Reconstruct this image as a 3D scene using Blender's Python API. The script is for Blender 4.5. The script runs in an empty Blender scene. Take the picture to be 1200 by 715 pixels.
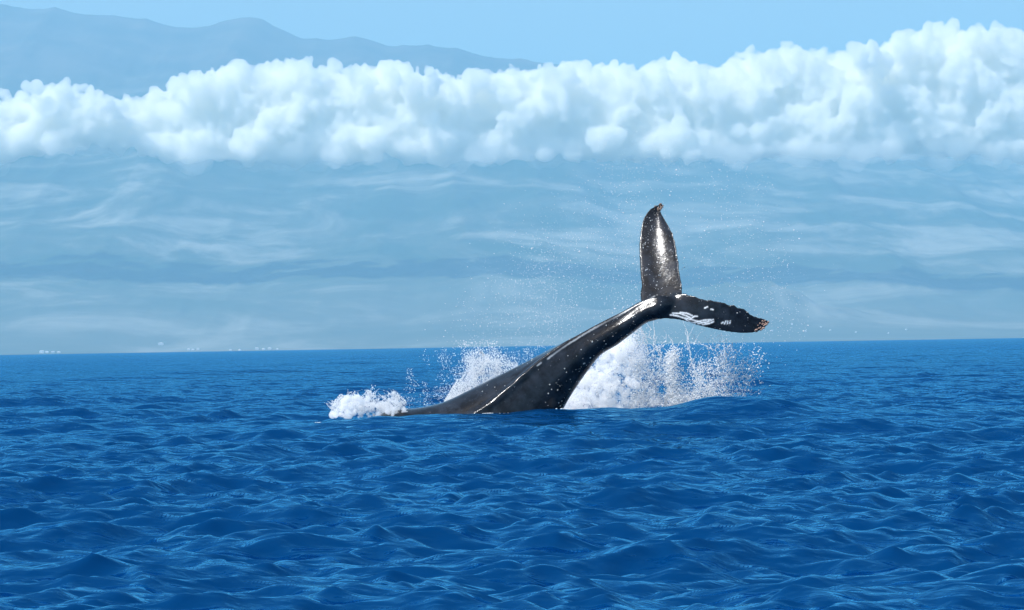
import bpy, bmesh, math, random
import numpy as np
from mathutils import Vector, Matrix, noise as mnoise

random.seed(7)
RNG = np.random.default_rng(11)

# ------------------------------------------------------------------ camera
SC = bpy.context.scene
COL = SC.collection
F_PX, W_PX, H_PX = 3900.0, 1200.0, 715.0
CAM_H = 1.7
PITCH = math.atan(45.65 / F_PX)          # level line; the sea horizon dips 2.85 px below it
ROLL = math.radians(0.955)
cam_data = bpy.data.cameras.new("camera")
cam_data.sensor_width = 36.0
cam_data.lens = 36.0 * F_PX / W_PX
cam_data.clip_start = 0.1
cam_data.clip_end = 120000.0
cam = bpy.data.objects.new("camera", cam_data)
COL.objects.link(cam)
CAM_ROT = (Matrix.Rotation(math.radians(90) + PITCH, 4, 'X') @ Matrix.Rotation(-ROLL, 4, 'Z'))
cam.matrix_world = Matrix.Translation((0, 0, CAM_H)) @ CAM_ROT
SC.camera = cam

# ------------------------------------------------------------------ sky, sun, exposure
SUN_DIR = Vector((-0.52, -0.36, 0.80)).normalized()      # towards the sun
SUN_EL = math.asin(SUN_DIR.z)
world = bpy.data.worlds.new("World")
SC.world = world
world.use_nodes = True
wn = world.node_tree
wn.nodes.clear()
w_out = wn.nodes.new("ShaderNodeOutputWorld")
w_bg = wn.nodes.new("ShaderNodeBackground")
w_sky = wn.nodes.new("ShaderNodeTexSky")
w_sky.sky_type = 'NISHITA'
w_sky.sun_disc = False
w_sky.sun_elevation = SUN_EL
w_sky.sun_rotation = math.atan2(SUN_DIR.x, SUN_DIR.y)
w_sky.altitude = 0
w_sky.air_density = 1.0
w_sky.dust_density = 2.2
w_sky.ozone_density = 0.9
w_bg.inputs["Strength"].default_value = 0.13
wn.links.new(w_sky.outputs[0], w_bg.inputs[0])
wn.links.new(w_bg.outputs[0], w_out.inputs[0])

sun_data = bpy.data.lights.new("sun", 'SUN')
sun_data.energy = 4.8
sun_data.angle = math.radians(0.5)
sun_data.color = (1.0, 0.99, 0.975)
sun = bpy.data.objects.new("sun", sun_data)
COL.objects.link(sun)
sun.rotation_euler = (-SUN_DIR).to_track_quat('-Z', 'Y').to_euler()

SC.view_settings.view_transform = 'Standard'
SC.view_settings.look = 'None'
SC.view_settings.exposure = 0.38
SC.view_settings.gamma = 1.0
SC.view_settings.use_curve_mapping = False
SC.render.engine = 'CYCLES'
CY = SC.cycles
CY.use_denoising = True
CY.max_bounces = 40
CY.diffuse_bounces = 8
CY.glossy_bounces = 3
CY.transparent_max_bounces = 16
CY.volume_bounces = 36
CY.sample_clamp_indirect = 6.0

# ------------------------------------------------------------------ helpers
def px_dir(px, py):
    v = Vector(((px - W_PX / 2) / F_PX, (H_PX / 2 - py) / F_PX, -1.0))
    return CAM_ROT.to_3x3() @ v

def px_pt(px, py, y):
    """point seen at a pixel of the photograph, y metres ahead"""
    d = px_dir(px, py)
    t = y / d.y
    return Vector((0, 0, CAM_H)) + d * t

def to_px(P):
    """n x 3 world points -> pixel coordinates"""
    R = np.array(CAM_ROT.to_3x3())
    q = (np.asarray(P, float) - np.array([0, 0, CAM_H])) @ R
    return np.stack([W_PX / 2 - F_PX * q[:, 0] / q[:, 2], H_PX / 2 + F_PX * q[:, 1] / q[:, 2]], 1)

def mesh_np(name, verts, faces, smooth=True):
    """fast mesh from arrays; faces is an n x 3 or n x 4 array"""
    me = bpy.data.meshes.new(name)
    verts = np.ascontiguousarray(verts, dtype=np.float32)
    faces = np.ascontiguousarray(faces, dtype=np.int32)
    n, k = faces.shape
    me.vertices.add(len(verts))
    me.vertices.foreach_set("co", verts.ravel())
    me.loops.add(n * k)
    me.loops.foreach_set("vertex_index", faces.ravel())
    me.polygons.add(n)
    me.polygons.foreach_set("loop_start", np.arange(n, dtype=np.int32) * k)
    me.update(calc_edges=True)
    if smooth:
        me.polygons.foreach_set("use_smooth", np.ones(n, dtype=bool))
    me.validate()
    return me

def link(name, me, mat=None, parent=None, label=None, category=None, group=None, kind=None):
    o = bpy.data.objects.new(name, me)
    COL.objects.link(o)
    if mat is not None:
        me.materials.clear()
        me.materials.append(mat)
    if parent is not None:
        o.parent = parent
    for k, v in (("label", label), ("category", category), ("group", group), ("kind", kind)):
        if v:
            o[k] = v
    return o

def new_mat(name):
    m = bpy.data.materials.new(name)
    m.use_nodes = True
    nt = m.node_tree
    nt.nodes.clear()
    out = nt.nodes.new("ShaderNodeOutputMaterial")
    return m, nt, out

def node(nt, kind, **inputs):
    n = nt.nodes.new(kind)
    for k, v in inputs.items():
        n.inputs[k.replace("_", " ")].default_value = v
    return n

def grid_faces(nr, nc, wrap=False):
    i = np.arange(nr - 1)[:, None]
    j = np.arange(nc if wrap else nc - 1)[None, :]
    j2 = (j + 1) % nc
    return np.stack([i * nc + j, i * nc + j2, (i + 1) * nc + j2, (i + 1) * nc + j], -1).reshape(-1, 4)

def vnoise(P, seed=0):
    """smooth value noise on n x d points"""
    P = np.asarray(P, float)
    d = P.shape[1]
    i0 = np.floor(P).astype(np.int64)
    f = P - i0
    f = f * f * f * (f * (f * 6 - 15) + 10)
    out = np.zeros(len(P))
    for c in range(2 ** d):
        bits = [(c >> b) & 1 for b in range(d)]
        h = np.full(len(P), seed * 668265263 + 374761393, dtype=np.int64)
        w = np.ones(len(P))
        for b in range(d):
            h = (h ^ ((i0[:, b] + bits[b]) * (2654435761 + 97 * b * b + 1013904223 * b))) * 1274126177
            h = h & 0xFFFFFFFF
            h = h ^ (h >> 15)
            w = w * (f[:, b] if bits[b] else 1 - f[:, b])
        h = (h * 2246822519) & 0xFFFFFFFF
        h = h ^ (h >> 13)
        out += w * (h / 4294967295.0)
    return out * 2 - 1

def fbm(P, octaves=5, seed=0, gain=0.5, ridged=False):
    out = np.zeros(len(P))
    a = 1.0
    P = np.asarray(P, float)
    for o in range(octaves):
        v = vnoise(P + 17.3 * o, seed + o)
        if ridged:
            v = 1 - 2 * np.abs(v)
        out += a * v
        a *= gain
        P = P * 2.03
    return out

# ------------------------------------------------------------------ sea
Y_WHALE = 71.0

def wave_tile(L, N, lam_min, lam_max, wind, spread, seed):
    """height and horizontal displacement of a periodic patch of wind sea (unit spectral level)"""
    rng = np.random.default_rng(seed)
    k1 = 2 * np.pi * np.fft.fftfreq(N, L / N)
    kx, ky = np.meshgrid(k1, k1, indexing='ij')
    k = np.hypot(kx, ky)
    k[0, 0] = 1
    lam = 2 * np.pi / k
    kp = 2 * np.pi / 11.0
    S = k ** -4.0 * np.exp(-1.25 * (kp / k) ** 2)
    S *= (lam < lam_max) & (lam >= lam_min)
    th = np.arctan2(ky, kx) - wind
    S *= np.maximum(np.cos(th / 2), 0) ** (2 * spread)
    S[0, 0] = 0
    A = np.sqrt(S) * (2 * np.pi / L) * (rng.normal(size=k.shape) + 1j * rng.normal(size=k.shape)) / np.sqrt(2)
    h = np.fft.ifft2(A).real * N * N * np.sqrt(2)
    dx = np.fft.ifft2(1j * kx / k * A).real * N * N * np.sqrt(2)
    dy = np.fft.ifft2(1j * ky / k * A).real * N * N * np.sqrt(2)
    return h, dx, dy

def tile_sample(T, L, x, y):
    N = T.shape[0]
    u = np.mod(x / L, 1) * N
    v = np.mod(y / L, 1) * N
    i = np.floor(u).astype(int)
    j = np.floor(v).astype(int)
    fu, fv = u - i, v - j
    i %= N; j %= N
    i1, j1 = (i + 1) % N, (j + 1) % N
    return ((T[i, j] * (1 - fv) + T[i, j1] * fv) * (1 - fu) + (T[i1, j] * (1 - fv) + T[i1, j1] * fv) * fu)

WIND = math.radians(-72)
BANDS = []     # (tile, L, shortest wavelength)
for (L, N, lo, hi, wd, spr, seed, gain) in ((211.0, 512, 7.0, 60.0, 0, 12, 5, 1.15), (67.0, 512, 1.8, 7.0, -10, 10.0, 6, 0.8), (59.0, 512, 1.6, 6.0, 33, 10.0, 16, 0.42),
                                            (23.3, 512, 0.6, 1.8, 8, 3.2, 9, 1.9), (17.9, 512, 0.26, 0.6, -6, 2.6, 12, 2.5)):
    BANDS.append(([t * gain for t in wave_tile(L, N, lo, hi, WIND + math.radians(wd), spr, seed)], L, lo))
_a = np.sqrt(sum((b[0][0] ** 2).mean() for b in BANDS))
SEA_HS = 0.38
SEA_GAIN = SEA_HS / 4 / _a

def sea_points(x, y, step):
    """displaced points of the sea sheet"""
    z = np.zeros_like(x); ddx = np.zeros_like(x); ddy = np.zeros_like(x)
    for (h, dx, dy), L, lam in BANDS:
        w = np.clip((lam / np.maximum(step, 1e-6) - 0.7) / 1.5, 0, 1) * SEA_GAIN
        z += tile_sample(h, L, x, y) * w
        ddx += tile_sample(dx, L, x, y) * w
        ddy += tile_sample(dy, L, x, y) * w
    # water heaped up round the diving animal
    quiet = np.exp(-((x - 0.5) / 9.0) ** 4 - ((y - Y_WHALE + 0.5) / 4.5) ** 4)
    z *= 1 - 0.55 * quiet
    ddx *= 1 - 0.6 * quiet
    ddy *= 1 - 0.6 * quiet
    for (cx, cy, sx, sy, hh) in SWELLS:
        z += hh * np.exp(-((x - cx) / sx) ** 2 - ((y - cy) / sy) ** 2)
    # the earth's curve carries the sea below the horizon
    z = z - (x * x + y * y) / (2 * 6371000.0)
    return x + 0.8 * ddx, y + 0.8 * ddy, z

SWELLS = [(1.2, 69.9, 3.2, 1.7, 0.27), (4.9, 69.5, 1.6, 1.3, 0.42), (-2.6, 69.0, 2.6, 1.4, 0.13), (9.0, 70.5, 4.0, 1.8, 0.20)]

def build_sea():
    az_d = np.arange(-0.22, 0.2201, 0.0011)
    az_o = 0.22 + (math.pi - 0.22) * (np.arange(1, 46) / 46.0) ** 1.8
    az = np.concatenate([-az_o[::-1], az_d, az_o])
    def logs(a, b, s):
        n = int(math.log(b / a) / s)
        return a * (b / a) ** (np.arange(n) / n)
    r = np.concatenate([[0.001], logs(1.0, 13, 0.02), logs(13, 200, 0.0029), logs(200, 600, 0.004), logs(600, 1600, 0.008), logs(1600, 5200, 0.02), logs(5200, 20000, 0.08), [20000.0]])
    dr = np.gradient(r)
    daz = np.gradient(az)
    Rr, A = np.meshgrid(r, az, indexing='ij')
    x = (Rr * np.sin(A)).ravel()
    y = (Rr * np.cos(A)).ravel()
    step = np.maximum(np.repeat(dr, len(az)), 0.4 * (Rr * daz[None, :]).ravel())
    X, Y, Z = sea_points(x, y, step)
    P = np.stack([X, Y, Z], 1)
    nc = len(az)
    Fc = grid_faces(len(r), nc, wrap=True)
    return mesh_np("sea", P, Fc)

def water_material():
    """clear deep water: blue light scattered back from below, part of the sky's glare taken off as by a polarising filter"""
    m, nt, out = new_mat("sea_water")
    tc = nt.nodes.new("ShaderNodeTexCoord")
    deep = node(nt, "ShaderNodeBsdfDiffuse", Color=(0.0003, 0.029, 0.104, 1))
    gl = node(nt, "ShaderNodeBsdfGlossy", Color=(0.21, 0.70, 1.0, 1))
    # far out the ripples are too small to model one by one: they become roughness
    ln = nt.nodes.new("ShaderNodeVectorMath"); ln.operation = 'LENGTH'
    nt.links.new(tc.outputs["Object"], ln.inputs[0])
    mr = nt.nodes.new("ShaderNodeMapRange")
    mr.inputs[1].default_value = 20; mr.inputs[2].default_value = 600
    mr.inputs[3].default_value = 0.07; mr.inputs[4].default_value = 0.20
    nt.links.new(ln.outputs["Value"], mr.inputs[0])
    nt.links.new(mr.outputs[0], gl.inputs["Roughness"])
    mp = nt.nodes.new("ShaderNodeMapping")
    mp.inputs["Rotation"].default_value = (0, 0, math.radians(18))
    mp.inputs["Scale"].default_value = (0.62, 1.0, 1.0)
    nt.links.new(tc.outputs["Object"], mp.inputs[0])
    n1 = node(nt, "ShaderNodeTexNoise", Scale=5.0, Detail=3.0, Roughness=0.55, Distortion=0.3)
    n2 = node(nt, "ShaderNodeTexNoise", Scale=2.0, Detail=2.0, Roughness=0.5, Distortion=0.3)
    nt.links.new(mp.outputs[0], n1.inputs["Vector"])
    nt.links.new(mp.outputs[0], n2.inputs["Vector"])
    b1 = node(nt, "ShaderNodeBump", Strength=1.0, Distance=0.036)
    b2 = node(nt, "ShaderNodeBump", Strength=1.0, Distance=0.15)
    nt.links.new(n1.outputs[0], b1.inputs["Height"])
    nt.links.new(n2.outputs[0], b2.inputs["Height"])
    nt.links.new(b2.outputs[0], b1.inputs["Normal"])
    fr = node(nt, "ShaderNodeFresnel", IOR=1.33)
    for n in (gl, fr):
        nt.links.new(b1.outputs[0], n.inputs["Normal"])
    fm = nt.nodes.new("ShaderNodeMath"); fm.operation = 'MULTIPLY'; fm.inputs[1].default_value = 0.82
    nt.links.new(fr.outputs[0], fm.inputs[0])
    mx = nt.nodes.new("ShaderNodeMixShader")
    nt.links.new(fm.outputs[0], mx.inputs[0])
    nt.links.new(deep.outputs[0], mx.inputs[1])
    nt.links.new(gl.outputs[0], mx.inputs[2])
    nt.links.new(mx.outputs[0], out.inputs[0])
    return m

sea = link("sea", build_sea(), water_material(), label="deep blue choppy open sea", kind="structure")

# ------------------------------------------------------------------ island mountain
RIDGE = [(-1500, -6), (-700, -14), (-300, -8), (-120, 2), (0, 7), (40, 13), (75, 12), (100, 16), (140, 18), (170, 26), (210, 29), (250, 29), (270, 24),
         (290, 23), (315, 25), (340, 35), (360, 44), (385, 46), (415, 45), (435, 48), (460, 56), (485, 55), (510, 56),
         (540, 62), (565, 66), (610, 72), (660, 76), (800, 105), (1000, 140), (1200, 165), (1600, 210), (2300, 280)]
Y_COAST, Y_RIDGE = 16000.0, 29000.0

def terrain_height(x, y):
    pxr = 600 + F_PX * x / Y_RIDGE
    rp = np.array([p[0] for p in RIDGE]); rq = np.array([px_pt(p[0], p[1], Y_RIDGE).z for p in RIDGE])
    top = np.interp(pxr, rp, rq)
    t = (y - Y_COAST + 260 * fbm(np.stack([x / 2600.0, y * 0], 1), 3, 3)) / (Y_RIDGE - Y_COAST)
    up = np.clip(t, 0, 1) ** 1.28
    down = np.clip((t - 1) / 0.7, 0, 1)
    sm = down * down * (3 - 2 * down)
    h = top * np.where(t < 1, up, 1 - 0.9 * sm)
    h = np.where(t < 0, t * 900, h)
    # gullies running down the slope, spurs, and the low hill at the shore on the right
    g = fbm(np.stack([x / 900.0, y / 4200.0], 1), 5, 21, ridged=True)
    amp = 25 + 45 * np.clip(t, 0, 1) * (1 - np.clip((t - 0.78) / 0.2, 0, 1)) - 0 * np.clip((t - 0.8) / 0.2, 0, 1)
    h = h + np.where(t > 0.01, amp * (g - 0.3) * np.clip(t * 10, 0, 1), 0)
    h = h + 170 * np.exp(-((x - 1150) / 560) ** 2 - ((y - 16900) / 420) ** 2) * (1 + 0.25 * fbm(np.stack([x / 160., y / 160.], 1), 4, 5))
    return h

def terrain_material():
    m, nt, out = new_mat("mountain_slope")
    p = nt.nodes.new("ShaderNodeBsdfDiffuse")
    geo = nt.nodes.new("ShaderNodeNewGeometry")
    mp = nt.nodes.new("ShaderNodeMapping")
    mp.inputs["Scale"].default_value = (0.00085, 0.0006, 0.0031)
    nt.links.new(geo.outputs["Position"], mp.inputs[0])
    n = node(nt, "ShaderNodeTexNoise", Scale=1.0, Detail=9.0, Roughness=0.66, Distortion=0.9)
    nt.links.new(mp.outputs[0], n.inputs["Vector"])
    r = nt.nodes.new("ShaderNodeValToRGB")
    e = r.color_ramp.elements
    e[0].position = 0.42; e[0].color = (0.035, 0.06, 0.03, 1)
    e[1].position = 0.66; e[1].color = (0.25, 0.25, 0.20, 1)
    e.new(0.52).color = (0.08, 0.095, 0.06, 1)
    nt.links.new(n.outputs[0], r.inputs[0])
    # bare cinder rock towards the summit
    sep = nt.nodes.new("ShaderNodeSeparateXYZ")
    nt.links.new(geo.outputs["Position"], sep.inputs[0])
    mr = nt.nodes.new("ShaderNodeMapRange")
    mr.inputs[1].default_value = 1700; mr.inputs[2].default_value = 2300
    nt.links.new(sep.outputs[2], mr.inputs[0])
    n2 = node(nt, "ShaderNodeTexNoise", Scale=0.0016, Detail=6.0, Roughness=0.6)
    nt.links.new(geo.outputs["Position"], n2.inputs["Vector"])
    r2 = nt.nodes.new("ShaderNodeValToRGB")
    r2.color_ramp.elements[0].position = 0.35; r2.color_ramp.elements[0].color = (0.06, 0.06, 0.05, 1)
    r2.color_ramp.elements[1].position = 0.7; r2.color_ramp.elements[1].color = (0.15, 0.125, 0.10, 1)
    nt.links.new(n2.outputs[0], r2.inputs[0])
    mx = nt.nodes.new("ShaderNodeMixRGB")
    nt.links.new(mr.outputs[0], mx.inputs[0])
    nt.links.new(r.outputs[0], mx.inputs[1])
    nt.links.new(r2.outputs[0], mx.inputs[2])
    # dry grassland and cane fields on the lowland
    lo = nt.nodes.new("ShaderNodeMapRange")
    lo.inputs[1].default_value = 120; lo.inputs[2].default_value = 520
    lo.inputs[3].default_value = 0.4; lo.inputs[4].default_value = 0.0
    nt.links.new(sep.outputs[2], lo.inputs[0])
    mx2 = nt.nodes.new("ShaderNodeMixRGB")
    mx2.inputs[2].default_value = (0.15, 0.155, 0.125, 1)
    nt.links.new(lo.outputs[0], mx2.inputs[0])
    nt.links.new(mx.outputs[0], mx2.inputs[1])
    nt.links.new(mx2.outputs[0], p.inputs[0])
    nt.links.new(p.outputs[0], out.inputs[0])
    return m

tx = np.concatenate([np.linspace(-13000, -5500, 90)[:-1], np.linspace(-5500, 5500, 420), np.linspace(5500, 13000, 90)[1:]])
ty = np.concatenate([np.linspace(15200, 19000, 110), np.linspace(19030, 30500, 210), np.linspace(30700, 38000, 30)])
TX, TY = np.meshgrid(tx, ty)
TZ = terrain_height(TX.ravel(), TY.ravel())
# sink the outer edges of the island into the sea
edge = np.clip((13000 - np.abs(TX.ravel())) / 1800, 0, 1) * np.clip((38000 - TY.ravel()) / 1500, 0, 1)
TZ = TZ * edge - 45 * (1 - edge)
TZ = np.maximum(TZ, -45)
terr_me = mesh_np("mountain", np.stack([TX.ravel(), TY.ravel(), TZ], 1), grid_faces(len(ty), len(tx)))
mountain = link("mountain", terr_me, terrain_material(), label="long hazy volcanic mountain rising behind the sea", kind="structure")

# ------------------------------------------------------------------ haze
def build_haze():
    me = bpy.data.meshes.new("haze")
    bm = bmesh.new()
    bmesh.ops.create_cube(bm, size=1.0)
    zmax = float(TZ.max()) + 60
    for v in bm.verts:
        v.co.x *= 83000; v.co.y *= 83000
        v.co.z = zmax if v.co.z > 0 else -46.0
    bm.to_mesh(me); bm.free()
    m, nt, out = new_mat("marine_haze")
    v = nt.nodes.new("ShaderNodeVolumePrincipled")
    v.inputs["Color"].default_value = (0.36, 0.72, 0.94, 1)
    v.inputs["Density"].default_value = 5.0e-5
    v.inputs["Anisotropy"].default_value = 0.0
    nt.links.new(v.outputs[0], out.inputs["Volume"])
    return link("haze", me, m, label="pale blue sea haze filling the air before the mountain", kind="stuff")
haze = build_haze()

# ------------------------------------------------------------------ cumulus bank lying against the slope
CLOUD_TOP = [(-700, 95), (-500, 60), (-300, 85), (-150, 92), (0, 112), (50, 101), (80, 96), (120, 108), (150, 116), (195, 106), (205, 92), (240, 88), (252, 81), (300, 73), (360, 69),
             (400, 77), (412, 86), (440, 80), (480, 75), (510, 80), (540, 86), (580, 80), (620, 73), (660, 76), (700, 72), (750, 73), (800, 76),
             (850, 75), (865, 60), (900, 53), (950, 51), (962, 59), (1000, 56), (1040, 50), (1075, 41), (1090, 29), (1110, 29), (1130, 35), (1160, 38),
             (1200, 38), (1350, 45), (1500, 80), (1700, 60), (1900, 100)]
CLOUD_BOT = [(-700, 190), (-200, 190), (0, 190), (20, 183), (100, 166), (150, 172), (200, 186), (260, 188), (330, 190), (400, 188), (450, 182), (500, 187), (600, 183),
             (700, 184), (900, 184), (1100, 181), (1190, 184), (1900, 190)]
Y_CLOUD = 18600.0

def ico_arrays(sub):
    bm = bmesh.new()
    bmesh.ops.create_icosphere(bm, subdivisions=sub, radius=1.0)
    v = np.array([q.co[:] for q in bm.verts])
    f = np.array([[q.index for q in t.verts] for t in bm.faces])
    bm.free()
    return v, f

def blobs_mesh(name, centres, radii, sub=2, squash=None):
    v, f = ico_arrays(sub)
    n = len(centres)
    s = np.ones((n, 3)) if squash is None else squash
    V = centres[:, None, :] + v[None] * radii[:, None, None] * s[:, None, :]
    Fa = f[None] + (np.arange(n) * len(v))[:, None, None]
    return mesh_np(name, V.reshape(-1, 3), Fa.reshape(-1, 3))

def remeshed(me, voxel, smooth_it=0, factor=0.5):
    """union of closed shells as one skin"""
    o = bpy.data.objects.new("remesh_source", me)
    COL.objects.link(o)
    md = o.modifiers.new("r", 'REMESH')
    md.mode = 'VOXEL'
    md.voxel_size = voxel
    md.use_smooth_shade = True
    if smooth_it:
        sm = o.modifiers.new("s", 'SMOOTH')
        sm.iterations = smooth_it
        sm.factor = factor
    dg = bpy.context.evaluated_depsgraph_get()
    res = bpy.data.meshes.new_from_object(o.evaluated_get(dg))
    bpy.data.objects.remove(o)
    bpy.data.meshes.remove(me)
    return res

def mesh_co(me):
    a = np.empty(len(me.vertices) * 3, np.float32)
    me.vertices.foreach_get("co", a)
    return a.reshape(-1, 3).astype(float)

def mesh_no(me):
    a = np.empty(len(me.vertices) * 3, np.float32)
    me.vertices.foreach_get("normal", a)
    return a.reshape(-1, 3).astype(float)

def set_co(me, P):
    me.vertices.foreach_set("co", np.ascontiguousarray(P, np.float32).ravel())
    me.update()

def build_clouds():
    rng = np.random.default_rng(42)
    m_px = Y_CLOUD / F_PX
    tp = np.array(CLOUD_TOP, float); bt = np.array(CLOUD_BOT, float)
    C, Rr = [], []
    def add(px, py, rad_px, dy):
        p = px_pt(px, py, Y_CLOUD + dy)
        C.append(p[:]); Rr.append(rad_px * m_px)
    x = -650.0
    while x < 1850:
        t = np.interp(x, tp[:, 0], tp[:, 1]); b = np.interp(x, bt[:, 0], bt[:, 1])
        r = rng.uniform(13, 27)
        dy = rng.normal(0, 160)
        add(x, t + r, r, dy + 80)
        # smaller heads on the crown
        for k in range(rng.integers(3, 7)):
            a = rng.uniform(-0.2, math.pi + 0.2)
            rr = r * rng.uniform(0.22, 0.42)
            xx = x + math.cos(a) * r * 0.85
            tt = np.interp(xx, tp[:, 0], tp[:, 1])
            yy = max(t + r - math.sin(a) * r * 0.85, tt + rr * 0.5)
            add(xx, yy, rr, dy + rng.uniform(-0.6, 0.1) * r * m_px)
        # body of the bank below
        y = t + 1.6 * r
        while y < b:
            r2 = min(rng.uniform(14, 30), max(b - y, 0) * 0.6 + 10)
            d2 = rng.normal(0, 45) - 110 * (y - t) / max(b - t, 1)
            xc = x + rng.uniform(-10, 10)
            add(xc, y, r2, d2)
            for k in range(rng.integers(1, 4)):
                a = rng.uniform(0, 2 * math.pi); e = rng.uniform(0.0, 0.7)
                rr = r2 * rng.uniform(0.25, 0.5)
                add(xc + math.cos(a) * math.cos(e) * r2 * 0.9, y - math.sin(a) * math.cos(e) * r2 * 0.9, rr, d2 - math.sin(e) * r2 * 0.9 * m_px)
            y += r2 * rng.uniform(0.7, 1.1)
        x += r * rng.uniform(0.55, 0.9)
    C = np.array(C); Rr = np.array(Rr)
    sq = np.stack([rng.uniform(1.0, 1.3, len(C)), rng.uniform(0.9, 1.2, len(C)), rng.uniform(0.8, 1.0, len(C))], 1)
    me = remeshed(blobs_mesh("cloud", C, Rr, 2, sq), 9.0, 2)
    P = mesh_co(me); N = mesh_no(me)
    q = to_px(P)
    lowf = np.clip((np.interp(q[:, 0], bt[:, 0], bt[:, 1]) - q[:, 1]) / 45.0, 0.12, 1)
    d = 26 * fbm(P / 190.0, 2, 4) + 34 * (2 * np.abs(vnoise(P / 105.0, 8)) - 0.9) + 24 * (2 * np.abs(vnoise(P / 50.0, 18)) - 0.8) + 13 * (2 * np.abs(vnoise(P / 25.0, 28)) - 0.7)
    set_co(me, P + N * (d * lowf)[:, None])
    me = remeshed(me, 9.0, 0)
    m, nt, out = new_mat("cumulus")
    v = nt.nodes.new("ShaderNodeVolumePrincipled")
    v.inputs["Color"].default_value = (1.0, 0.996, 0.972, 1)
    v.inputs["Density"].default_value = 1 / 30.0
    v.inputs["Anisotropy"].default_value = 0.2
    nt.links.new(v.outputs[0], out.inputs["Volume"])
    return link("cloud_bank", me, m, label="long bank of white cumulus clouds lying across the mountain slope", kind="stuff")
cloud = build_clouds()

def build_veil():
    """thin ragged cloud under the bank and a few low scraps over the slope"""
    rng = np.random.default_rng(8)
    bt = np.array(CLOUD_BOT, float)
    m_px = Y_CLOUD / F_PX
    C, Rr, S = [], [], []
    def add(px, py, rp, dy, sx, sz):
        C.append(px_pt(px, py, Y_CLOUD + dy)[:]); Rr.append(rp * m_px); S.append((sx, 1.0, sz))
    x = -600.0
    while x < 1800:
        b = np.interp(x, bt[:, 0], bt[:, 1])
        r = rng.uniform(9, 20)
        add(x, b - rng.uniform(-4, 16), r, rng.normal(-150, 60), rng.uniform(1.2, 2.2), rng.uniform(0.45, 0.8))
        x += r * rng.uniform(0.35, 0.9)
    me = remeshed(blobs_mesh("cloud_veil", np.array(C), np.array(Rr), 2, np.array(S)), 14.0, 2)
    P = mesh_co(me); N = mesh_no(me)
    set_co(me, P + N * (45 * fbm(P / 160.0, 4, 61))[:, None])
    m, nt, out = new_mat("cloud_veil")
    v = nt.nodes.new("ShaderNodeVolumePrincipled")
    v.inputs["Color"].default_value = (1.0, 0.996, 0.972, 1)
    v.inputs["Density"].default_value = 1 / 260.0
    nt.links.new(v.outputs[0], out.inputs["Volume"])
    link("cloud_veil", me, m, label="thin ragged veil of cloud hanging under the white bank", kind="stuff")
build_veil()

# ------------------------------------------------------------------ whale
M_PX = 1 / 55.0 * (Y_WHALE / (F_PX / 55.0))       # metres per photo pixel at the whale

def lerp_table(tab, s, col):
    t = np.linspace(0, 1, len(tab))
    return np.interp(s, t, [q[col] for q in tab])

def smooth_table(tab, n):
    """Catmull-Rom through the rows of a table"""
    T = np.array(tab, float)
    m = len(T)
    out = []
    for q in np.linspace(0, m - 1 - 1e-9, n):
        i = int(q); f = q - i
        p0, p1, p2, p3 = T[max(i - 1, 0)], T[i], T[min(i + 1, m - 1)], T[min(i + 2, m - 1)]
        out.append(0.5 * (2 * p1 + (p2 - p0) * f + (2 * p0 - 5 * p1 + 4 * p2 - p3) * f * f + (3 * p1 - p0 - 3 * p2 + p3) * f ** 3))
    return np.array(out)

# upper edge px, lower edge px, distance, half depth, ridge angle (deg), ridge height
STOCK = [
    (800, 351, 800, 357, 70.80, 0.03, 20, 0.0),
    (788, 348, 787, 366, 70.82, 0.09, 20, 0.03),
    (772, 347, 771, 374, 70.85, 0.24, 22, 0.12),
    (752, 353.5, 757, 378.5, 70.95, 0.28, 24, 0.18),
    (730, 366, 741, 390.5, 71.02, 0.30, 26, 0.20),
    (705, 378, 722, 405, 71.06, 0.35, 30, 0.20),
    (680, 390.5, 704, 416, 71.10, 0.41, 35, 0.19),
    (655, 402.5, 688, 436, 71.14, 0.48, 40, 0.18),
    (630, 416, 674, 456, 71.18, 0.56, 46, 0.16),
    (605, 429.5, 663, 474, 71.22, 0.65, 54, 0.15),
    (580, 442, 652, 495, 71.26, 0.74, 60, 0.12),
    (552, 456, 634, 518, 71.30, 0.84, 64, 0.08),
    (520, 471, 600, 542, 71.34, 0.92, 66, 0.05),
    (490, 478, 560, 562, 71.38, 0.97, 66, 0.03),
    (462, 480, 515, 575, 71.40, 0.97, 66, 0.02),
    (446, 486, 478, 582, 71.40, 0.92, 66, 0.0),
    (418, 512, 436, 586, 71.40, 0.75, 66, 0.0),
    (350, 545, 366, 588, 71.40, 0.35, 66, 0.0),
]

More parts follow.
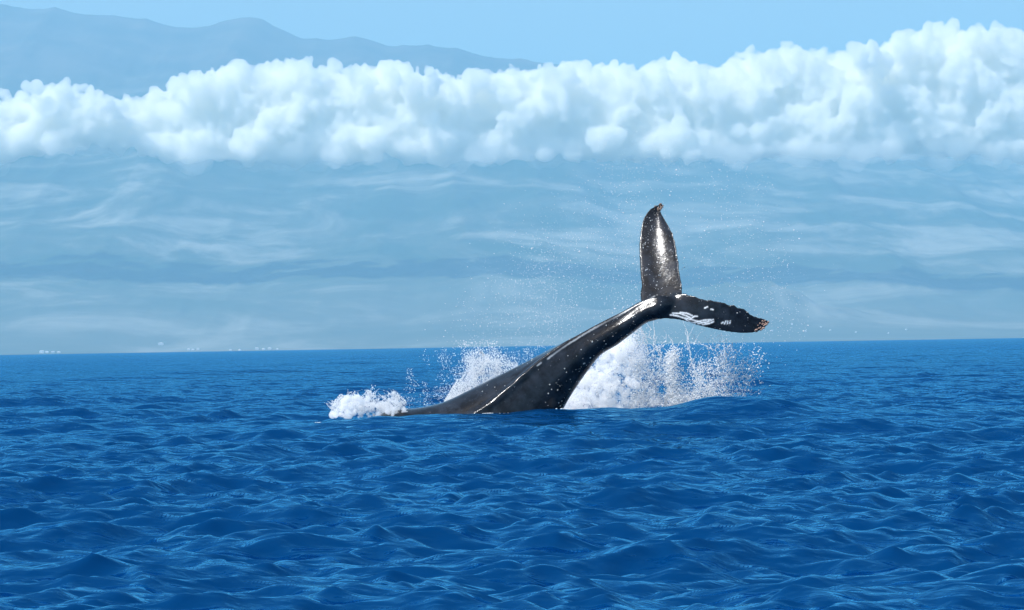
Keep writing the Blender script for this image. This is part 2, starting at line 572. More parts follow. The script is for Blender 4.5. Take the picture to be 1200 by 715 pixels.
def stock_mesh():
    T = smooth_table(STOCK, 120)
    nphi = 72
    ph = np.linspace(0, 2 * math.pi, nphi, endpoint=False)
    V = []
    for row in T:
        U = np.array(px_pt(row[0], row[1], row[4])); Lo = np.array(px_pt(row[2], row[3], row[4]))
        c = (U + Lo) / 2; u = (U - Lo) / 2
        v = np.array([0, -1.0, 0]) * row[5]
        a = (ph - math.radians(row[6]) + math.pi) % (2 * math.pi) - math.pi
        kw = 0.20 - 0.10 * np.clip((row[5] - 0.30) / 0.4, 0, 1)
        keel = 1 + row[7] * np.exp(-(a / kw) ** 2) - 0.35 * row[7] * np.exp(-((np.abs(a) - 0.62) / 0.3) ** 2)
        low = 1 + 0.5 * row[7] * np.exp(-((np.abs(a) - math.pi) / 0.30) ** 2)
        r = keel * low
        V.append(c[None] + (np.cos(ph) * r)[:, None] * u[None] + (np.sin(ph) * r)[:, None] * v[None])
    V = np.array(V)
    n = len(V)
    P = V.reshape(-1, 3)
    bm = bmesh.new()
    vs = [bm.verts.new(p) for p in P]
    for f in grid_faces(n, nphi, wrap=True):
        bm.faces.new([vs[i] for i in f])
    for ring in (0, n - 1):
        c = bm.verts.new(V[ring].mean(0))
        for j in range(nphi):
            bm.faces.new([vs[ring * nphi + j], vs[ring * nphi + (j + 1) % nphi], c])
    bmesh.ops.recalc_face_normals(bm, faces=bm.faces)
    return bm

LEFT_LE = [(757, 366), (752, 356), (750, 345), (751.5, 335), (750, 318), (749, 301), (749, 288), (750, 276), (753, 259), (760, 247), (768, 241), (775.5, 238)]
LEFT_TE = [(799, 352), (799.5, 343), (799.5, 335), (798, 326), (796.5, 318), (795, 305), (793.5, 295), (791, 281.6), (786, 269), (779, 257), (774, 247), (777, 240)]
RIGHT_LE = [(764, 372), (773, 374), (781, 373.5), (798, 375.5), (820, 382), (845, 387.5), (868, 390.5), (885, 389.5), (896, 384.5), (900.5, 379)]
RIGHT_TE = [(789, 345), (797, 344), (805, 344), (818, 348), (838, 353.5), (857, 357), (869, 361.5), (880, 368.5), (892, 373), (900.5, 376.5)]

CAMBER_UP = 0.08

def fluke_depth(px, py, c):
    dx, dz = px - 785.0, 350.0 - py
    return 70.85 + (-0.40 * dx + c * dz) * M_PX

def lobe_mesh(LE, TE, c_root, c_tip, thick, jag, seed, camber):
    ns, nu = 150, 28
    L = smooth_table(LE, ns); T = smooth_table(TE, ns)
    s = np.linspace(0, 1, ns)
    rng = np.random.default_rng(seed)
    j = fbm(np.stack([s * 26, s * 0 + seed], 1), 3, seed, gain=0.6) * jag * np.clip(s * 5 - 0.5, 0, 1) * np.clip((1.02 - s) * 9, 0, 1)
    d = T - L
    d /= np.linalg.norm(d, axis=1)[:, None] + 1e-6
    T = T + d * j[:, None]
    c = c_root + (c_tip - c_root) * np.clip(s * 1.4, 0, 1)
    rows = []
    Lw = np.array([px_pt(a, b, fluke_depth(a, b, k)) for (a, b), k in zip(L, c)])
    Tw = np.array([px_pt(a, b, fluke_depth(a, b, k)) for (a, b), k in zip(T, c)])
    span = np.gradient((Lw + Tw) / 2, axis=0)
    nrm = np.cross(span, Tw - Lw)
    nrm /= np.linalg.norm(nrm, axis=1)[:, None] + 1e-9
    u = (1 - np.cos(np.linspace(0, math.pi, nu))) / 2
    prof = 1.9 * np.sqrt(u) * (1 - u) ** 0.75
    for i in range(ns):
        th = (thick * (1 - s[i]) ** 1.1 + 0.045) * min(1, np.linalg.norm(Tw[i] - Lw[i]) / 0.3)
        base = Lw[i][None] + (Tw[i] - Lw[i])[None] * u[:, None]
        # slight camber
        base = base + nrm[i][None] * (camber * np.sin(u * math.pi))[:, None]
        h = np.maximum(th * prof * 0.5, 0.017)
        up = base + nrm[i][None] * h[:, None]
        dn = base - nrm[i][None] * h[:, None]
        rows.append(np.concatenate([up, dn[::-1]]))
    V = np.array(rows)
    n, m = V.shape[:2]
    bm = bmesh.new()
    vs = [bm.verts.new(p) for p in V.reshape(-1, 3)]
    for f in grid_faces(n, m, wrap=True):
        bm.faces.new([vs[k] for k in f])
    for ring in (0, n - 1):
        cc = bm.verts.new(V[ring].mean(0))
        for k in range(m):
            bm.faces.new([vs[ring * m + k], vs[ring * m + (k + 1) % m], cc])
    bmesh.ops.recalc_face_normals(bm, faces=bm.faces)
    return bm

SCARS = [((785, 369), (793, 370), (801, 372.5), (812, 375), (826, 378.5), (831, 379)), ((788, 367), (797, 367.5), (804, 370), (810, 373)), ((797, 366.5), (805, 367), (811, 370)),
         ((809, 374), (814, 370.5), (817, 371)), ((814, 378), (824, 375.5), (833, 374.5)), ((818, 379.5), (829, 377), (836, 374.5)), ((823, 380.5), (832, 379), (836, 377)), ((803, 374), (808, 377.5), (815, 379)),
         ((845.5, 379), (847.5, 377.5)), ((849, 379.5), (850.5, 376.5)), ((852.5, 379), (852.8, 376.5)), ((855.2, 379), (855.8, 376)),
         ((826, 361), (829, 359.5)), ((833, 362.5), (836, 363))]
RIDGE_GLINT_SCARS = [((747, 357), (727, 369), (712, 376.5), (696, 385), (680, 394.5), (664, 404.5), (652, 413), (642, 420.5)), ((634, 425), (630, 428.5)), ((767, 347.5), (756, 353), (745, 358.5))]  # keel streak: sun highlight painted in as pale colour, mixed with scar marks

def seg_dist(P, poly):
    d = np.full(len(P), 1e9)
    for a, b in zip(poly[:-1], poly[1:]):
        a = np.array(a, float); b = np.array(b, float)
        ab = b - a
        t = np.clip(((P - a) @ ab) / (ab @ ab), 0, 1)
        d = np.minimum(d, np.linalg.norm(P - (a + t[:, None] * ab), axis=1))
    return d

def whale_material():
    m, nt, out = new_mat("wet_whale_skin")
    p = nt.nodes.new("ShaderNodeBsdfPrincipled")
    tc = nt.nodes.new("ShaderNodeTexCoord")
    n1 = node(nt, "ShaderNodeTexNoise", Scale=3.2, Detail=8.0, Roughness=0.68)
    n2 = node(nt, "ShaderNodeTexNoise", Scale=26.0, Detail=4.0, Roughness=0.6)
    n3 = node(nt, "ShaderNodeTexNoise", Scale=55.0, Detail=2.0, Roughness=0.5)
    for n in (n1, n2, n3):
        nt.links.new(tc.outputs["Object"], n.inputs["Vector"])
    r1 = nt.nodes.new("ShaderNodeValToRGB")
    e = r1.color_ramp.elements
    e[0].position = 0.40; e[0].color = (0.006, 0.007, 0.009, 1)
    e[1].position = 0.72; e[1].color = (0.024, 0.030, 0.041, 1)
    nt.links.new(n1.outputs[0], r1.inputs[0])
    r2 = nt.nodes.new("ShaderNodeValToRGB")
    r2.color_ramp.elements[0].position = 0.66; r2.color_ramp.elements[0].color = (0, 0, 0, 1)
    r2.color_ramp.elements[1].position = 0.74; r2.color_ramp.elements[1].color = (1, 1, 1, 1)
    nt.links.new(n2.outputs[0], r2.inputs[0])
    mul = nt.nodes.new("ShaderNodeMath"); mul.operation = 'MULTIPLY'; mul.inputs[1].default_value = 0.35
    nt.links.new(r2.outputs[0], mul.inputs[0])
    mx = nt.nodes.new("ShaderNodeMixRGB")
    mx.inputs[2].default_value = (0.28, 0.28, 0.29, 1)
    nt.links.new(mul.outputs[0], mx.inputs[0])
    nt.links.new(r1.outputs[0], mx.inputs[1])
    at = nt.nodes.new("ShaderNodeAttribute"); at.attribute_name = "scar_glint"
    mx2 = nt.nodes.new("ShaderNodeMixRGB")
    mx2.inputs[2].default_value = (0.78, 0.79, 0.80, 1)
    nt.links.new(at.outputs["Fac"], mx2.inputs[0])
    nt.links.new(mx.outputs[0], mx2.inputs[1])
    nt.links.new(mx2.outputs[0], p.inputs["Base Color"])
    rr = nt.nodes.new("ShaderNodeMapRange")
    rr.inputs[3].default_value = 0.07; rr.inputs[4].default_value = 0.19
    nt.links.new(n2.outputs[0], rr.inputs[0])
    nt.links.new(rr.outputs[0], p.inputs["Roughness"])
    p.inputs["IOR"].default_value = 1.34
    p.inputs["Specular IOR Level"].default_value = 0.48
    b = node(nt, "ShaderNodeBump", Strength=0.18, Distance=0.008)
    nt.links.new(n3.outputs[0], b.inputs["Height"])
    b2 = node(nt, "ShaderNodeBump", Strength=0.25, Distance=0.03)
    nt.links.new(n1.outputs[0], b2.inputs["Height"])
    nt.links.new(b.outputs[0], b2.inputs["Normal"])
    nt.links.new(b2.outputs[0], p.inputs["Normal"])
    nt.links.new(p.outputs[0], out.inputs[0])
    return m

def build_whale():
    root = bpy.data.objects.new("whale", None)
    COL.objects.link(root)
    base = px_pt(600, 480, 71.2)
    root.location = base
    root["label"] = "black humpback whale with raised flukes diving back into the sea"
    root["category"] = "whale"
    me = bpy.data.meshes.new("whale_join")
    bm = bmesh.new()
    for part in (stock_mesh(), lobe_mesh(LEFT_LE, LEFT_TE, 0.76, 0.65, 0.13, 0.6, 3, CAMBER_UP), lobe_mesh(RIGHT_LE, RIGHT_TE, 0.50, -0.30, 0.11, 1.3, 8, -0.02)):
        tmp = bpy.data.meshes.new("tmp")
        part.to_mesh(tmp); part.free()
        bm.from_mesh(tmp)
        bpy.data.meshes.remove(tmp)
    bm.to_mesh(me); bm.free()
    me = remeshed(me, 0.017, 14, 0.5)
    me.name = "body"
    P = mesh_co(me); N = mesh_no(me)
    q = to_px(P)
    face = np.clip(-N[:, 1] * 3 + 0.6, 0, 1)
    sc = np.zeros(len(P))
    wob = 0.35 * vnoise(P * 40, 3)
    for poly in SCARS:
        sc = np.maximum(sc, np.clip(1.15 - (seg_dist(q, poly) + wob), 0, 1))
    for k, poly in enumerate(RIDGE_GLINT_SCARS):
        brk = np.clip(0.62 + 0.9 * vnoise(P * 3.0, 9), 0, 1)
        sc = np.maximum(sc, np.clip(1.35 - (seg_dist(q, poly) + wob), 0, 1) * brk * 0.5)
    # pale flecks on the upright lobe
    fl = np.clip((vnoise(P * 30, 31) + 0.6 * vnoise(P * 9, 33) - 0.85) * 4, 0, 1)
    up = np.exp(-((q[:, 0] - 772) / 16) ** 2 - ((q[:, 1] - 300) / 45) ** 4)
    sc = np.maximum(sc, fl * up * 0.7)
    sc *= face
    at = me.attributes.new("scar_glint", 'FLOAT', 'POINT')  # carries the fluke scars and the painted keel highlight
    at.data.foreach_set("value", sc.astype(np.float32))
    global WHALE_P, WHALE_N
    WHALE_P, WHALE_N = P, N
    set_co(me, P - np.array(base[:])[None])
    link("body", me, whale_material(), parent=root)
    # barnacles: on both fluke tips and scattered along the stock
    rng = np.random.default_rng(5)
    d8, f8 = ico_arrays(1)
    def barnacles(name, idx, rmin, rmax, col, label):
        pts = P[idx]; nn = N[idx]
        r = rng.uniform(rmin, rmax, len(idx))
        sq = np.ones((len(idx), 3))
        bme = blobs_mesh(name, pts + nn * (r * 0.25)[:, None] - np.array(base[:])[None], r, 1, sq)
        m, nt, out = new_mat(name + "_shell")
        p = nt.nodes.new("ShaderNodeBsdfPrincipled")
        tcn = nt.nodes.new("ShaderNodeTexCoord")
        no = node(nt, "ShaderNodeTexNoise", Scale=18.0, Detail=3.0)
        nt.links.new(tcn.outputs["Object"], no.inputs["Vector"])
        ra = nt.nodes.new("ShaderNodeValToRGB")
        ra.color_ramp.elements[0].position = 0.35; ra.color_ramp.elements[0].color = (*[c * 0.55 for c in col], 1)
        ra.color_ramp.elements[1].position = 0.65; ra.color_ramp.elements[1].color = (*col, 1)
        nt.links.new(no.outputs[0], ra.inputs[0])
        nt.links.new(ra.outputs[0], p.inputs["Base Color"])
        p.inputs["Roughness"].default_value = 0.6
        nt.links.new(p.outputs[0], out.inputs[0])
        return link(name, bme, m, parent=root, label=label, kind="stuff")
    def pick(mask, n):
        c = np.nonzero(mask)[0]
        return rng.choice(c, min(n, len(c)), replace=False)
    tip_r = np.hypot((q[:, 0] - 895) / 7, (q[:, 1] - 381) / 6) < 1
    tip_r |= (seg_dist(q, [(886, 388), (898, 383)]) < 2.0)
    barnacles("barnacles", pick(tip_r, 60), 0.010, 0.024, (0.55, 0.34, 0.26), "pinkish barnacles crusting the lower fluke tip")
    tip_l = np.hypot((q[:, 0] - 772) / 7, (q[:, 1] - 242) / 5) < 1
    barnacles("barnacles", pick(tip_l, 34), 0.010, 0.022, (0.35, 0.22, 0.15), "brown barnacles crusting the upper fluke tip")
    front = N[:, 1] < -0.15
    low = seg_dist(q, [(655, 470), (680, 430), (705, 402), (735, 380)]) < 16
    barnacles("barnacles", np.concatenate([pick(front & low, 70), pick(front & (q[:, 0] > 560) & (q[:, 0] < 760), 60), pick(front & (q[:, 0] > 760), 30)]), 0.004, 0.016, (0.72, 0.71, 0.68), "white barnacles dotted along the tail")
    tex = (np.abs(q[:, 0] - 771) < 26) & (q[:, 1] < 345) & front
    barnacles("barnacles", pick(tex, 22), 0.006, 0.013, (0.6, 0.6, 0.58), "pale specks on the upright fluke")
    return root
whale = build_whale()

# ------------------------------------------------------------------ splashes and spray
def water_white(name):
    m, nt, out = new_mat(name)
    d = node(nt, "ShaderNodeBsdfDiffuse", Color=(0.95, 0.96, 0.97, 1))
    t = node(nt, "ShaderNodeBsdfTranslucent", Color=(0.95, 0.96, 0.97, 1))
    g = node(nt, "ShaderNodeBsdfGlossy", Roughness=0.15)
    a = nt.nodes.new("ShaderNodeMixShader"); a.inputs[0].default_value = 0.4
    b = nt.nodes.new("ShaderNodeMixShader"); b.inputs[0].default_value = 0.06
    nt.links.new(d.outputs[0], a.inputs[1]); nt.links.new(t.outputs[0], a.inputs[2])
    nt.links.new(a.outputs[0], b.inputs[1]); nt.links.new(g.outputs[0], b.inputs[2])
    nt.links.new(b.outputs[0], out.inputs[0])
    return m
DROP_MAT = water_white("spray_drops")

def mist_material(name, mfp):
    m, nt, out = new_mat(name)
    v = nt.nodes.new("ShaderNodeVolumePrincipled")
    v.inputs["Color"].default_value = (0.997, 0.998, 0.998, 1)
    v.inputs["Density"].default_value = 1 / mfp
    v.inputs["Anisotropy"].default_value = 0.1
    nt.links.new(v.outputs[0], out.inputs["Volume"])
    return m

RS = np.random.default_rng(77)

def jet(path, w0, w1, n, rmin, rmax, depth, dsp, power=1.6, fall=1.0):
    """drops round a curved path of pixels from the waterline upward; w: spread in px, dsp: spread in depth (m)"""
    path = np.array(path, float)
    t = RS.random(n) ** fall
    q = np.stack([np.interp(t, np.linspace(0, 1, len(path)), path[:, k]) for k in (0, 1)], 1)
    w = w0 + (w1 - w0) * t
    q += RS.normal(size=(n, 2)) * w[:, None]
    y = depth + RS.normal(size=n) * dsp
    P = np.array([px_pt(a, b, c)[:] for (a, b), c in zip(q, y)])
    r = rmin + (rmax - rmin) * RS.random(n) ** power
    return P, r, q

def patch(poly, n, rmin, rmax, depth, dsp, power=2.0, dens=None):
    """drops filling a polygon of pixels"""
    poly = np.array(poly, float)
    lo, hi = poly.min(0), poly.max(0)
    out = np.zeros((0, 2))
    while len(out) < n:
        c = lo + (hi - lo) * RS.random((n * 2, 2))
        ins = np.zeros(len(c), bool)
        j = len(poly) - 1
        for i in range(len(poly)):
            a, b = poly[i], poly[j]
            cross = ((a[1] > c[:, 1]) != (b[1] > c[:, 1])) & (c[:, 0] < (b[0] - a[0]) * (c[:, 1] - a[1]) / (b[1] - a[1] + 1e-9) + a[0])
            ins ^= cross
            j = i
        c = c[ins]
        if dens is not None:
            c = c[RS.random(len(c)) < dens(c)]
        out = np.concatenate([out, c])
    q = out[:n]
    y = depth + RS.normal(size=n) * dsp
    P = np.array([px_pt(a, b, cc)[:] for (a, b), cc in zip(q, y)])
    r = rmin + (rmax - rmin) * RS.random(n) ** power
    return P, r, q

def drops_object(name, sets, label, sub=1):
    P = np.concatenate([s[0] for s in sets]); r = np.concatenate([s[1] for s in sets])
    sq = RS.uniform(0.7, 1.35, (len(P), 3))
    v, f = ico_arrays(1) if sub else (np.array([[1, 0, 0], [-1, 0, 0], [0, 1, 0], [0, -1, 0], [0, 0, 1], [0, 0, -1.0]]), np.array([[0, 2, 4], [2, 1, 4], [1, 3, 4], [3, 0, 4], [2, 0, 5], [1, 2, 5], [3, 1, 5], [0, 3, 5]]))
    V = P[:, None] + v[None] * (r[:, None] * sq)[:, None, :]
    Fa = f[None] + (np.arange(len(P)) * len(v))[:, None, None]
    me = mesh_np(name, V.reshape(-1, 3), Fa.reshape(-1, 3))
    return link(name, me, DROP_MAT, label=label, kind="stuff")

def mist_object(name, puffs, mfp, voxel, label, rough=0.05, solid=False):
    C = np.array([px_pt(a, b, y)[:] for a, b, rr, y in puffs]); R = np.array([p[2] for p in puffs]) * M_PX
    me = remeshed(blobs_mesh(name, C, R, 2), voxel, 2)
    P = mesh_co(me); N = mesh_no(me)
    st = np.array([1.0, 1.0, 0.45])          # torn upwards
    set_co(me, P + N * (rough * (fbm(P * st / 0.35, 3, 12) + 0.7 * fbm(P * st / 0.1, 3, 15)))[:, None])
    return link(name, me, DROP_MAT if solid else mist_material(name + "_mist", mfp), label=label, kind="stuff")

def strings(poly, n, lmin, lmax, lean, depth, dsp, r0, r1):
    """short threads of water: closely spaced beads along bent paths"""
    P0, _, q0 = patch(poly, n, 0.01, 0.01, depth, dsp)
    Ps, rs = [], []
    for (a, b), p in zip(q0, P0):
        L = RS.uniform(lmin, lmax)
        m = int(L * 1.6) + 3
        t = np.linspace(0, 1, m)
        ang = math.radians(90 + RS.normal(lean, 28))
        bend = RS.normal(0, 5)
        x = a + L * t * math.cos(ang) + bend * t * t + 0.5 * np.cumsum(RS.normal(0, 0.6, m))
        y = b - L * t * math.sin(ang) + 0.35 * np.cumsum(RS.normal(0, 0.6, m))
        r = RS.uniform(r0, r1) * (1 - 0.5 * t) * RS.uniform(0.6, 1.3, m)
        Ps += [px_pt(u, v, p[1])[:] for u, v in zip(x, y)]
        rs += list(r)
    return np.array(Ps), np.array(rs), None

def clump(scale, seed, lo, hi, top=None, bottom=None):
    """density of drops: clusters and gaps, thinning upward"""
    def f(c):
        v = np.clip((fbm(c / scale, 3, seed) - lo) / (hi - lo), 0, 1)
        if top is not None:
            v = v * np.clip((c[:, 1] - top) / (bottom - top), 0.02, 1) ** 1.5
        return v
    return f

def puff_fill(poly, n, rmin, rmax, depth, dsp):
    P, r, q = patch(poly, n, rmin, rmax, depth, dsp)
    return [(a, b, rr, y) for (a, b), rr, y in zip(q, r, P[:, 1])]

# big white splash thrown up beside the tail
big = [(640, 492), (668, 462), (690, 432), (712, 410), (728, 400), (738, 398), (742, 414), (745, 440), (752, 468), (758, 492)]
sheet = [(738, 484), (738, 392), (760, 384), (800, 396), (850, 396), (872, 412), (872, 484)]
mist_object("white_splash", puff_fill(big, 420, 2.5, 6.5, 73.5, 0.45), 0.13, 0.03, "dense white splash boiling up behind the tail", rough=0.06)
mist_object("splash_mist", puff_fill([(645, 492), (690, 430), (720, 398), (742, 388), (752, 410), (760, 450), (800, 462), (850, 468), (860, 490)], 170, 4, 8, 73.3, 0.35), 0.55, 0.04, "thin white mist veiling the splash behind the tail")
drops_object("splash_drops", [
    patch([(640, 490), (690, 430), (722, 394), (745, 382), (757, 400), (762, 440), (775, 490)], 4500, 0.004, 0.018, 73.0, 0.35),
    patch(sheet, 9500, 0.003, 0.017, 73.3, 0.45, power=2.6, dens=clump(13, 5, -0.25, 0.6, 385, 470)),
    patch(sheet, 500, 0.010, 0.030, 73.2, 0.45, power=3, dens=clump(16, 8, -0.2, 0.7, 380, 470)),
    jet([(752, 485), (750, 440), (742, 396), (738, 372)], 6, 8, 1800, 0.004, 0.020, 73.2, 0.3, fall=1.2),
    jet([(785, 484), (789, 455), (786, 428), (790, 412)], 6, 4, 3000, 0.004, 0.022, 73.3, 0.3, fall=1.3),
    jet([(800, 484), (806, 465), (814, 452)], 13, 12, 2400, 0.004, 0.016, 73.4, 0.4, fall=1.4),
    jet([(845, 480), (847, 440), (852, 405)], 5, 8, 1800, 0.004, 0.018, 73.4, 0.4, fall=1.5),
    jet([(826, 482), (830, 455), (838, 430)], 12, 13, 1500, 0.004, 0.014, 73.4, 0.5, fall=1.4),
    jet([(868, 462), (878, 440), (886, 415)], 9, 9, 420, 0.005, 0.022, 73.2, 0.4),
    strings(sheet, 120, 6, 24, 0, 73.2, 0.4, 0.007, 0.014),
    strings([(742, 400), (760, 392), (780, 420), (760, 470), (745, 470)], 50, 8, 26, 12, 73.1, 0.3, 0.007, 0.015),
    strings([(800, 484), (800, 440), (880, 420), (880, 484)], 50, 6, 20, -25, 73.2, 0.3, 0.007, 0.013),
], "white drops, threads and jets of water flying off the splash under the fluke", sub=0)
# the spray on the seaward side of the tail
plume = [(515, 480), (538, 440), (548, 418), (562, 410), (585, 424), (608, 426), (604, 450), (560, 482)]
mist_object("spray_plume", puff_fill(plume, 110, 3, 7, 72.9, 0.3), 0.5, 0.04, "soft white spray plume rising over the whale's back")
drops_object("plume_drops", [
    patch(plume, 7000, 0.004, 0.016, 72.8, 0.35, power=2.4, dens=clump(14, 21, -0.5, 0.5, 400, 465)),
    jet([(565, 478), (562, 440), (553, 414)], 12, 8, 2200, 0.004, 0.016, 72.8, 0.35, fall=1.1),
    jet([(600, 470), (588, 435), (572, 418)], 9, 9, 2000, 0.004, 0.016, 72.8, 0.35, fall=1.0),
    strings(plume, 60, 5, 16, 10, 72.7, 0.3, 0.006, 0.012),
    patch([(470, 478), (480, 415), (530, 400), (640, 405), (620, 440), (540, 478)], 2600, 0.004, 0.012, 72.8, 0.5, power=3, dens=clump(20, 24, -0.3, 0.6)),
], "fine white drops of the spray plume over the whale's back", sub=0)
# the breaking foam ahead of the back
heap = [(388, 486), (393, 477), (404, 468), (418, 465), (430, 466), (441, 471), (452, 470), (462, 464), (472, 471), (478, 484), (430, 490)]
mist_object("foam", puff_fill(heap, 420, 1.2, 3.4, 71.2, 0.35), 0.07, 0.018, "small white breaking foam heap left of the whale's back", rough=0.04)
drops_object("foam_drops", [
    patch([(386, 484), (391, 470), (402, 459), (432, 457), (446, 465), (464, 458), (476, 470), (478, 483)], 4200, 0.003, 0.011, 71.1, 0.35, dens=clump(9, 31, -0.5, 0.5)),
    strings([(390, 480), (396, 466), (430, 462), (466, 462), (470, 472)], 70, 3, 9, 8, 71.0, 0.3, 0.006, 0.012),
    strings([(386, 482), (394, 470), (400, 476), (396, 484)], 26, 4, 10, 55, 71.0, 0.25, 0.006, 0.012),
    jet([(432, 462), (435, 457), (438, 453)], 1.2, 1.0, 30, 0.006, 0.014, 71.2, 0.1),
], "white drops thrown off the small foam heap", sub=0)
# drops hanging in the air round the flukes
sky_poly = [(510, 405), (550, 320), (600, 270), (680, 205), (740, 170), (800, 175), (900, 200), (950, 300), (950, 400)]
drops_object("airborne_drops", [
    jet([(540, 420), (590, 370), (620, 330), (650, 300)], 26, 34, 1500, 0.003, 0.010, 72.2, 0.8, power=2.5),
    jet([(640, 400), (650, 340), (665, 270)], 20, 30, 1500, 0.003, 0.010, 72.0, 0.8, power=2.5),
    jet([(730, 370), (720, 310), (735, 220), (760, 190)], 22, 40, 1800, 0.003, 0.010, 72.0, 0.8, power=2.5),
    jet([(820, 350), (840, 300), (870, 240)], 26, 40, 900, 0.003, 0.010, 71.8, 0.8, power=2.5),
    jet([(860, 390), (890, 350), (910, 320)], 24, 26, 900, 0.003, 0.010, 71.6, 0.8, power=2.5),
    patch(sky_poly, 2600, 0.003, 0.010, 72.0, 1.0, power=3, dens=clump(38, 41, -0.1, 0.7)),
    patch(sky_poly, 260, 0.006, 0.020, 72.0, 1.0, power=4, dens=clump(30, 44, -0.2, 0.7)),
], "fine scattered water drops hanging in the air around the flukes", sub=0)
# churned wash along the whale's waterline
def wash():
    P, R = [], []
    for (x0, x1, y0, y1, n) in ((0.9, 5.2, 71.6, 73.4, 4200), (-2.6, 1.2, 70.25, 70.8, 1300), (-4.2, -2.2, 70.4, 71.6, 900), (4.5, 6.0, 71.0, 73.0, 300)):
        xy = np.stack([RS.uniform(x0, x1, n * 4), RS.uniform(y0, y1, n * 4)], 1)
        k = fbm(xy * np.array([1.6, 2.4]), 4, 51) > 0.12
        xy = xy[k][:n]
        X, Y, Z = sea_points(xy[:, 0], xy[:, 1], np.full(len(xy), 0.2))
        P.append(np.stack([X, Y, Z + 0.005], 1)); R.append(RS.uniform(0.005, 0.018, len(xy)))
    # a broken line of froth where the skin meets the water
    near = np.abs(WHALE_P[:, 2] - 0.25) < 0.35
    wp, wn_ = WHALE_P[near], WHALE_N[near]
    X, Y, Z = sea_points(wp[:, 0], wp[:, 1], np.full(len(wp), 0.2))
    k = (np.abs(wp[:, 2] - Z) < 0.03) & (wn_[:, 1] < 0.3)
    wp, wn_ = wp[k], wn_[k]
    pick_ = RS.integers(0, len(wp), 3600)
    off = np.abs(RS.normal(0, 0.10, 3600))
    xy = wp[pick_][:, :2] + wn_[pick_][:, :2] * off[:, None] + RS.normal(0, 0.03, (3600, 2))
    xy = xy[fbm(xy * 1.9, 3, 71) > -0.05]
    X, Y, Z = sea_points(xy[:, 0], xy[:, 1], np.full(len(xy), 0.2))
    P.append(np.stack([X, Y, Z + 0.004], 1)); R.append(RS.uniform(0.004, 0.015, len(xy)))
    P = np.concatenate(P); R = np.concatenate(R)
    sq = np.stack([RS.uniform(1, 2.2, len(P)), RS.uniform(1, 1.8, len(P)), RS.uniform(0.5, 0.9, len(P))], 1)
    me = blobs_mesh("wash_foam", P, R, 1, sq)
    link("wash_foam", me, DROP_MAT, label="flecks of white foam on the churned water round the whale", kind="stuff")
wash()

# ------------------------------------------------------------------ buildings on the far shore
def on_slope(px, py):
    d = px_dir(px, py)
    ys = np.arange(15500.0, 19500.0, 10.0)
    P = np.array([0, 0, CAM_H])[None] + np.array(d[:])[None] * (ys / d.y)[:, None]
    h = terrain_height(P[:, 0], P[:, 1])
    k = np.nonzero(P[:, 2] <= h)[0]
    i = k[0] if len(k) else 60
    return Vector((P[i, 0], P[i, 1], h[i]))

def plain_mat(name, col, rough=0.8):
    m, nt, out = new_mat(name)
    p = nt.nodes.new("ShaderNodeBsdfPrincipled")
    g = nt.nodes.new("ShaderNodeNewGeometry")
    n = node(nt, "ShaderNodeTexNoise", Scale=0.2, Detail=4.0)
    nt.links.new(g.outputs["Position"], n.inputs["Vector"])
    r = nt.nodes.new("ShaderNodeValToRGB")
    r.color_ramp.elements[0].color = (*[c * 0.85 for c in col], 1)
    r.color_ramp.elements[1].color = (*col, 1)
    nt.links.new(n.outputs[0], r.inputs[0])
    nt.links.new(r.outputs[0], p.inputs["Base Color"])
    p.inputs["Roughness"].default_value = rough
    nt.links.new(p.outputs[0], out.inputs[0])
    return m
M_WALL = plain_mat("white_render", (0.82, 0.82, 0.80))
M_ROOF = plain_mat("pale_roof", (0.72, 0.72, 0.70))
M_GLASS = plain_mat("dark_glazing", (0.06, 0.08, 0.10), 0.2)

def box_bm(bm, x0, x1, y0, y1, z0, z1):
    v = [bm.verts.new(p) for p in ((x0, y0, z0), (x1, y0, z0), (x1, y1, z0), (x0, y1, z0), (x0, y0, z1), (x1, y0, z1), (x1, y1, z1), (x0, y1, z1))]
    for f in ((3, 2, 1, 0), (4, 5, 6, 7), (0, 1, 5, 4), (1, 2, 6, 5), (2, 3, 7, 6), (3, 0, 4, 7)):
        bm.faces.new([v[i] for i in f])

def bm_obj(name, bm, mat, parent):
    me = bpy.data.meshes.new(name)
    bm.to_mesh(me); bm.free()
    return link(name, me, mat, parent=parent)

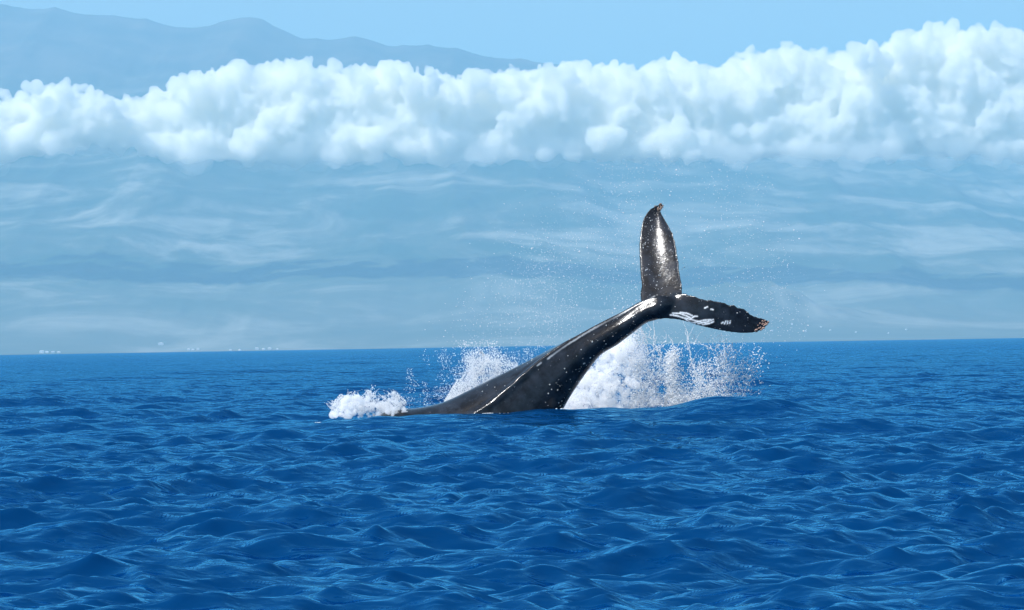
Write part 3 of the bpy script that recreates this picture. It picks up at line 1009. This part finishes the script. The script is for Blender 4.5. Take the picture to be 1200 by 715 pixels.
def building(px, py, w, h, dep, label, group=None, yaw=0.0):
    loc = on_slope(px, py)
    root = bpy.data.objects.new("shore_building", None)
    COL.objects.link(root)
    root.location = loc
    root.rotation_euler.z = yaw
    root["label"] = label; root["category"] = "building"
    if group:
        root["group"] = group
    bm = bmesh.new()
    box_bm(bm, -w / 2, w / 2, -dep / 2, dep / 2, -4, h)
    wall = bm_obj("wall", bm, M_WALL, root)
    nfl = max(1, int(h / 4))
    for k in range(nfl):
        bm = bmesh.new()
        z = 1.2 + k * h / nfl
        box_bm(bm, -w * 0.46, w * 0.46, -dep / 2 - 0.25, -dep / 2 + 0.1, z, z + 1.5)
        bm_obj("window_band", bm, M_GLASS, wall)
    bm = bmesh.new()
    o = 0.8
    a = [bm.verts.new(p) for p in ((-w / 2 - o, -dep / 2 - o, h + 0.01), (w / 2 + o, -dep / 2 - o, h + 0.01), (w / 2 + o, dep / 2 + o, h + 0.01), (-w / 2 - o, dep / 2 + o, h + 0.01))]
    hip = min(dep * 0.45, w * 0.3)
    b = [bm.verts.new(p) for p in ((-w / 2 + hip, 0, h + dep * 0.18), (w / 2 - hip, 0, h + dep * 0.18))]
    for f in ((a[3], a[2], a[1], a[0]), (a[0], a[1], b[1], b[0]), (a[2], a[3], b[0], b[1]), (a[1], a[2], b[1]), (a[3], a[0], b[0])):
        bm.faces.new(f)
    bm_obj("roof", bm, M_ROOF, root)
    return root

GR = "white buildings strung along the far shore"
LB = "low white building on the hazy far shore"
building(188.5, 404.5, 26, 9, 16, "bright white block standing alone just above the far shoreline")
for (px, py, w, h) in ((49, 414, 20, 11), (55, 413.8, 14, 7), (62, 413.7, 16, 6), (69, 413.6, 13, 5), (221, 410.5, 14, 6), (232, 410.3, 12, 8), (226, 410.6, 10, 5),
                       (270, 411, 10, 5), (281, 410.9, 9, 5), (301, 409.8, 16, 8), (309, 409.9, 12, 6), (316, 409.6, 12, 8), (325, 409.8, 8, 5)):
    building(px, py, w, h, 12, LB, GR, yaw=random.uniform(-0.4, 0.4))
LB2 = "small pale house on the low hill at the far shore"
for (px, py) in ((905, 388), (928, 381), (944, 389), (962, 384), (973, 388), (1003, 390), (1041, 391), (1062, 387)):
    building(px, py, 8, 4.5, 8, LB2, "houses on the low shore hill", yaw=random.uniform(-0.5, 0.5))
